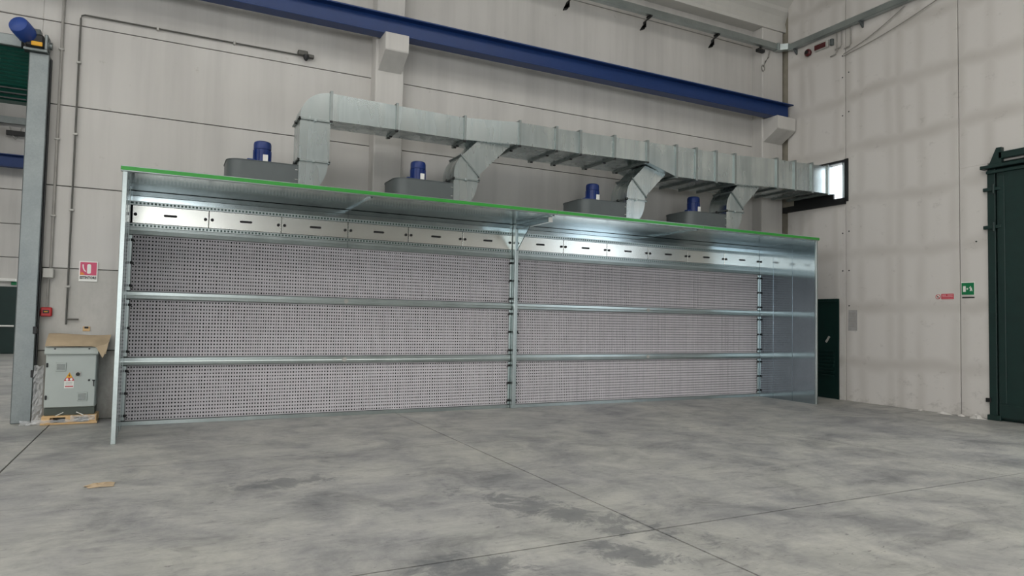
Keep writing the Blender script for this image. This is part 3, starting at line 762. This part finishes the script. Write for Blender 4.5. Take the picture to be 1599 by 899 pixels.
bbox('body', RED, fc, -1.075, -.94, YC - .04, YW - .001, 1.47, 1.60, bev=.012)
bbox('press_plate', INK, fc, -1.045, -.97, YC - .048, YC - .041, 1.515, 1.56); bbox('press_strip', YELLOW, fc, -1.03, -.985, YC - .053, YC - .0485, 1.53, 1.545)
wb = thing('wall_box', 'small open recessed socket box in the wall over the cabinet', 'socket box', (-.52, YW, 1.28))
bbox('rim', WOOD, wb, -.565, -.475, YW - .012, YW - .001, 1.265, 1.335); bbox('mouth', BLACK, wb, -.545, -.495, YW - .016, YW - .0125, 1.305, 1.332, bev=.002)

# ------------------------------------------------------------------ signs
def yplate(mb, y, x0, x1, z0, z1, t=.004): return mb.box(x0, x1, y - t, y, z0, z1)
es = thing('extinguisher_sign', 'white and faded red fire extinguisher sign reading ESTINTORE', 'sign', (-.53, YW, 2.0))
y0 = YW - .012
box('plate', WHITE, es, -.645, -.415, y0, YW - .001, 1.985, 2.275)
f = box('red_field', PINK, es, -.632, -.428, y0 - .002, y0, 2.075, 2.262)
MB().prism(arc(-.522, 2.215, .024, .022, 0, 180, 8) + arc(-.522, 2.112, .024, .016, 180, 360, 8), 'y', y0 - .004, y0 - .002).build('bottle_print', WHITE, f)
hs = arc(-.553, 2.220, .052, .10, 175, 262, 8) + arc(-.553, 2.220, .036, .086, 262, 175, 8)
MB().prism([(p[0] + .0, p[1]) for p in hs], 'y', y0 - .004, y0 - .002).build('hose_print', WHITE, f)
MB().prism([(-.630, 2.078), (-.575, 2.078), (-.582, 2.105), (-.59, 2.098), (-.60, 2.125), (-.61, 2.10), (-.622, 2.13)], 'y', y0 - .004, y0 - .002).build('flame_print', ORANGE, f)
v, fa = text_mb('ESTINTORE', .040)
MB().add([(-.530 + p[0] * 1.0, y0 - .003, 2.037 + p[1] * 1.25) for p in v], fa).build('lettering', INK, es)
def xpoly(poly, d0, d1): return MB().prism(poly, 'x', XR - d1, XR - d0)
xs_ = thing('exit_sign', 'green emergency exit sign with white door, arrow and figure', 'sign', (XR, -3.65, 2.1))
xpoly([(-3.542, 2.150), (-3.768, 2.150), (-3.768, 2.388), (-3.542, 2.388)], .001, .010).build('plate', WHITE, xs_)
f = xpoly([(-3.548, 2.158), (-3.760, 2.158), (-3.760, 2.374), (-3.548, 2.374)], .010, .012).build('green_field', SIGNGREEN, xs_)
xpoly([(-3.575, 2.213), (-3.62, 2.213), (-3.62, 2.315), (-3.575, 2.315)], .012, .014).build('door_print', WHITE, f)
xpoly([(-3.632, 2.265), (-3.648, 2.285), (-3.648, 2.272), (-3.662, 2.272), (-3.662, 2.258), (-3.648, 2.258), (-3.648, 2.245)], .012, .014).build('arrow_print', WHITE, f)
xpoly([(-3.675, 2.288), (-3.70, 2.290), (-3.722, 2.285), (-3.728, 2.25), (-3.735, 2.222), (-3.722, 2.222), (-3.714, 2.240), (-3.700, 2.222), (-3.688, 2.226), (-3.698, 2.262), (-3.690, 2.276), (-3.678, 2.278)], .012, .014).build('figure_print', WHITE, f)
xpoly(arc(-3.700, 2.302, .010, .010, 0, 330, 9), .012, .014).build('head_print', WHITE, f)
xpoly([(-3.555, 2.10), (-3.762, 2.10), (-3.762, 2.122), (-3.555, 2.122)], .001, .008).build('caption_strip', INK, xs_)
ns = thing('prohibition_sign', 'round prohibition symbol with small red notice beside the exit sign', 'sign', (XR, -3.25, 2.1))
d = xpoly(arc(-3.125, 2.133, .045, .045, 0, 345, 23), .001, .006).build('disc', SIGNRED, ns)
xpoly(arc(-3.125, 2.133, .034, .034, 0, 340, 17), .006, .008).build('disc_field', WHITE, d)
xpoly([(-3.096, 2.152), (-3.104, 2.160), (-3.154, 2.114), (-3.146, 2.106)], .008, .010).build('slash', SIGNRED, d)
xpoly([(-3.118, 2.150), (-3.132, 2.150), (-3.136, 2.118), (-3.114, 2.118)], .0105, .012).build('figure_print', INK, d)
f = xpoly([(-3.185, 2.085), (-3.405, 2.085), (-3.405, 2.185), (-3.185, 2.185)], .001, .006).build('red_field', SIGNRED, ns)
for y_, z0, z1 in ((( -3.20, -3.275), 2.150, 2.170), ((-3.295, -3.39), 2.150, 2.170), ((-3.20, -3.39), 2.122, 2.138), ((-3.20, -3.39), 2.098, 2.106)):
    xpoly([(y_[0], z0), (y_[1], z0), (y_[1], z1), (y_[0], z1)], .006, .0075).build('print_line', simple('faded_pink_print', (214, 150, 156), .6) if 'faded_pink_print' not in MATS else MATS['faded_pink_print'], f)
nb = thing('paper_notice', 'weathered grey paper notice pasted beside the service door', 'notice', (XR, -1.37, 1.48))
xpoly([(-1.255, 1.46), (-1.465, 1.46), (-1.465, 1.89), (-1.27, 1.89)], .001, .006).build('sheet', NOTICE, nb)
for k in range(9): xpoly([(-1.29, 1.54 + .035 * k), (-1.44, 1.54 + .035 * k), (-1.44, 1.552 + .035 * k), (-1.29, 1.552 + .035 * k)], .006, .007).build('print_line', PVC, nb)

# ------------------------------------------------------------------ electrical cabinet on its pallet
pa = thing('wooden_pallet', 'pale wooden pallet under the grey electrical cabinet', 'pallet', (-.63, .52, 0))
PX0, PX1, PY0, PY1 = -.955, -.315, .33, .74
for k in range(4): bbox('deck_board', WOOD, pa, PX0, PX1, PY0 + .108 * k, PY0 + .108 * k + .086, .098, .118, bev=.003)
for x in (PX0, -.68, PX1 - .10):
    bbox('bottom_board', WOOD, pa, x, x + .10, PY0, PY1, 0.001, .02, bev=.003)
    for y in (PY0, PY1 - .1): bbox('block', WOOD, pa, x, x + .10, y, y + .1, .02, .08, bev=.003)
    bbox('stringer_board', WOOD, pa, x, x + .10, PY0, PY1, .08, .098, bev=.003)
bbox('front_lath', WOOD, pa, PX0 - .01, PX1 + .01, PY0 - .012, PY0, .004, .030, bev=.002)
cab = thing('electrical_cabinet', 'light grey electrical cabinet with vents and warning label', 'electrical cabinet', (-.64, .54, .118))
CX0, CX1, CY = -.945, -.345, .40
bbox('plinth', CABDARK, cab, CX0 + .005, CX1 - .005, CY + .02, .735, .118, .222, bev=.004)
bbox('body', CABGREY, cab, CX0, CX1, CY + .02, .74, .222, 1.00, bev=.006)
MB().prism([(.74, 1.00), (CY + .02, 1.00), (CY - .03, .955), (CY - .035, .97), (CY - .01, 1.05), (.74, 1.065)], 'x', CX0 - .015, CX1 + .012).build('hood', CABGREY, cab)
dr = MB().bbox(CX0 + .008, CX1 - .008, CY, CY + .019, .228, .952, b=.006).build('door', CABGREY, cab)
def fz(u, v):   # position on the door, 0..1 across and up
    return CX0 + (CX1 - CX0) * u, .228 + .724 * v
def vent(u, v):
    x, z = fz(u, v)
    p = MB().bbox(x - .062, x + .062, CY - .012, CY - .001, z - .062, z + .062, b=.006).build('vent', CABGREY, dr)
    for k in range(5): box('vent_slit', INK, p, x - .048, x + .048, CY - .014, CY - .0118, z + .034 - .018 * k - .003, z + .034 - .018 * k + .003)
vent(.30, .765); vent(.74, .195)
for v_ in (.80, .19):
    x, z = fz(.035, v_); bbox('hinge', BLACK, dr, x - .012, x + .012, CY - .014, CY - .001, z - .03, z + .03)
x, z = fz(.635, .625); kp = bbox('switch_plate', PALEGREY, dr, x - .032, x + .036, CY - .006, CY - .001, z - .032, z + .034)
MB().lathe((x, CY - .006, z), 'y', [(.024, 0), (.022, -.028), (.018, -.03)], 16).build('rotary_switch', BLACK, kp, True)
x, z = fz(.86, .505); MB().lathe((x, CY - .001, z), 'y', [(.014, 0), (.012, -.012)], 12).build('key_lock', BLACK, dr)
x, z = fz(.955, .47); MB().prism([(x - .022, z + .03), (x + .022, z + .03), (x + .007, z + .008), (x + .005, z - .06), (x - .005, z - .06), (x - .007, z + .008)], 'y', CY - .014, CY - .001).build('latch', BLACK, dr)
x, z = fz(.47, .50)
lb = MB().box(x - .056, x + .056, CY - .004, CY - .001, z - .10, z + .0).build('warning_label', WHITE, dr)
tri = MB().prism([(x - .062, z), (x + .062, z), (x, z + .118)], 'y', CY - .004, CY - .001).build('warning_triangle', YELLOW, dr)
MB().prism([(x - .062, z), (x + .062, z), (x + .040, z + .042), (x - .040, z + .042)], 'y', CY - .006, CY - .004).build('red_band', SIGNRED, tri)
for s in (-.024, .024): MB().lathe((x + s, CY - .0062, z + .02), 'y', [(.016, 0), (.016, -.002)], 12).build('symbol', WHITE, tri)
MB().prism([(x + .006, z + .10), (x - .012, z + .066), (x, z + .068), (x - .006, z + .046), (x + .012, z + .078), (x + .001, z + .076)], 'y', CY - .007, CY - .004).build('bolt_print', INK, tri)
for k in range(3): box('print_line', PVC, lb, x - .04, x + .04, CY - .0055, CY - .004, z - .022 - .014 * k, z - .018 - .014 * k)
box('red_line', SIGNRED, lb, x - .045, x + .05, CY - .0055, CY - .004, z - .085, z - .07)
for u in (.17, .84): x, z = fz(u, 1.09); bbox('eyelet', INK, cab, x - .013, x + .013, CY - .025, CY - .008, z + .005, z + .022)
# cardboard laid over the cabinet
cd = thing('cardboard_sheet', 'bent brown cardboard sheet draped over the electrical cabinet', 'cardboard', (-.6, .5, 1.07))
mb = MB(); nx, ny = 16, 7
def cpt(i, j):
    u, v = i / nx, j / ny
    x = -.955 + .72 * u; y = CY - .05 + .33 * v
    z = 1.068 + .150 * v ** .75 + .012 * math.sin(5 * u + 1) * v + .02 * (1 - u) * v * (v < .9)
    if u > .80: z -= (u - .80) * 1.0 * (1 - v) * .55; x += .03 * v; y -= .02 * (u - .8) * 5 * (1 - v)
    return (x, y, z)
V = [cpt(i, j) for i in range(nx + 1) for j in range(ny + 1)]; V += [(p[0], p[1], p[2] + .006) for p in V]
n1 = (nx + 1) * (ny + 1); F = []
for i in range(nx):
    for j in range(ny):
        a = i * (ny + 1) + j; q = (a, a + ny + 1, a + ny + 2, a + 1)
        F += [q[::-1], tuple(t + n1 for t in q)]
edge = [i * (ny + 1) for i in range(nx + 1)] + [nx * (ny + 1) + j for j in range(1, ny + 1)] + [i * (ny + 1) + ny for i in range(nx - 1, -1, -1)] + [j for j in range(ny - 1, 0, -1)]
for k in range(len(edge)):
    a, b = edge[k], edge[(k + 1) % len(edge)]; F.append((a, b, b + n1, a + n1))
mb.add(V, F); mb.build('sheet', CARD, cd, True)
MB().prism([(-.360, 1.062), (-.235, 1.10), (-.205, 1.17), (-.225, 1.02), (-.275, .905)], 'y', CY - .066, CY - .058).build('hanging_flap', CARD, cd)
# stretch film round the pallet
fm = thing('stretch_film', 'torn clear stretch film bunched round the pallet and beside the post', 'plastic film', (-.95, .35, 0))
def rag(x0, x1, y, z0, z1, amp, nx=14, nz=6):
    V = []; F = []
    for i in range(nx + 1):
        for j in range(nz + 1):
            u, v = i / nx, j / nz
            V.append((x0 + (x1 - x0) * u, y + random.uniform(-amp, amp), max(.004, z0 + (z1 - z0) * v + random.uniform(-amp, amp) * .5)))
    for i in range(nx):
        for j in range(nz): a = i * (nz + 1) + j; F.append((a, a + nz + 1, a + nz + 2, a + 1))
    return MB().add(V, F)
rag(-1.06, -.40, .295, .035, .075, .012).build('film_band', FILM, fm)
rag(-.62, -.33, .30, .05, .125, .012).build('film_band', FILM, fm)
rag(-1.08, -.97, .45, .01, .80, .03, 5, 20).build('film_rag', FILM, fm)
rag(-1.20, -.95, .36, .006, .07, .02, 8, 4).build('film_rag', FILM, fm)
for sx, s in ((-.80, 1), (-.47, -1)):
    MB().tube([(sx, CY - .05, .118), (sx + .09 * s, CY - .02, .16)], .006, 6).build('film_twist', WHITE, fm)

# ------------------------------------------------------------------ litter on the floor
def scrap(name, mat, label, cat, x, y, rx, ry, h, group=None):
    V = []; F = []; n = 9
    for r in range(4):
        for k in range(n):
            a = 2 * math.pi * k / n; q = (r / 3) * random.uniform(.55, 1.2)
            V.append((x + rx * q * math.cos(a), y + ry * q * math.sin(a), .004 + (h * (.9, .8, .55, 0)[r] * random.uniform(.25, 1.0) if r < 3 else 0)))
    for r in range(3):
        for k in range(n): F.append((r * n + k, r * n + (k + 1) % n, (r + 1) * n + (k + 1) % n, (r + 1) * n + k))
    F.append(tuple(range(n)))
    return tag(MB().add(V, F).build(name, mat), label, cat, group)
scrap('paper_scrap', PAPER, 'crumpled white paper rag lying against the green gate post', 'paper', 13.10, -3.86, .09, .16, .10)
scrap('paper_scrap', PAPER, 'flattened white paper sheet at the wall foot below the prohibition sign', 'paper', 13.10, -3.30, .08, .15, .07)
scrap('paper_scrap', PAPER, 'small folded white paper at the wall foot below the exit sign', 'paper', 13.14, -3.58, .06, .09, .05)
scrap('paper_scrap', PAPER, 'tiny white paper ball at the foot of the bare wall panel', 'paper', 13.14, -2.85, .04, .05, .05)
scrap('cardboard_scrap', CARD, 'torn brown cardboard scrap lying alone on the concrete floor', 'cardboard', .02, -3.62, .15, .11, .03)
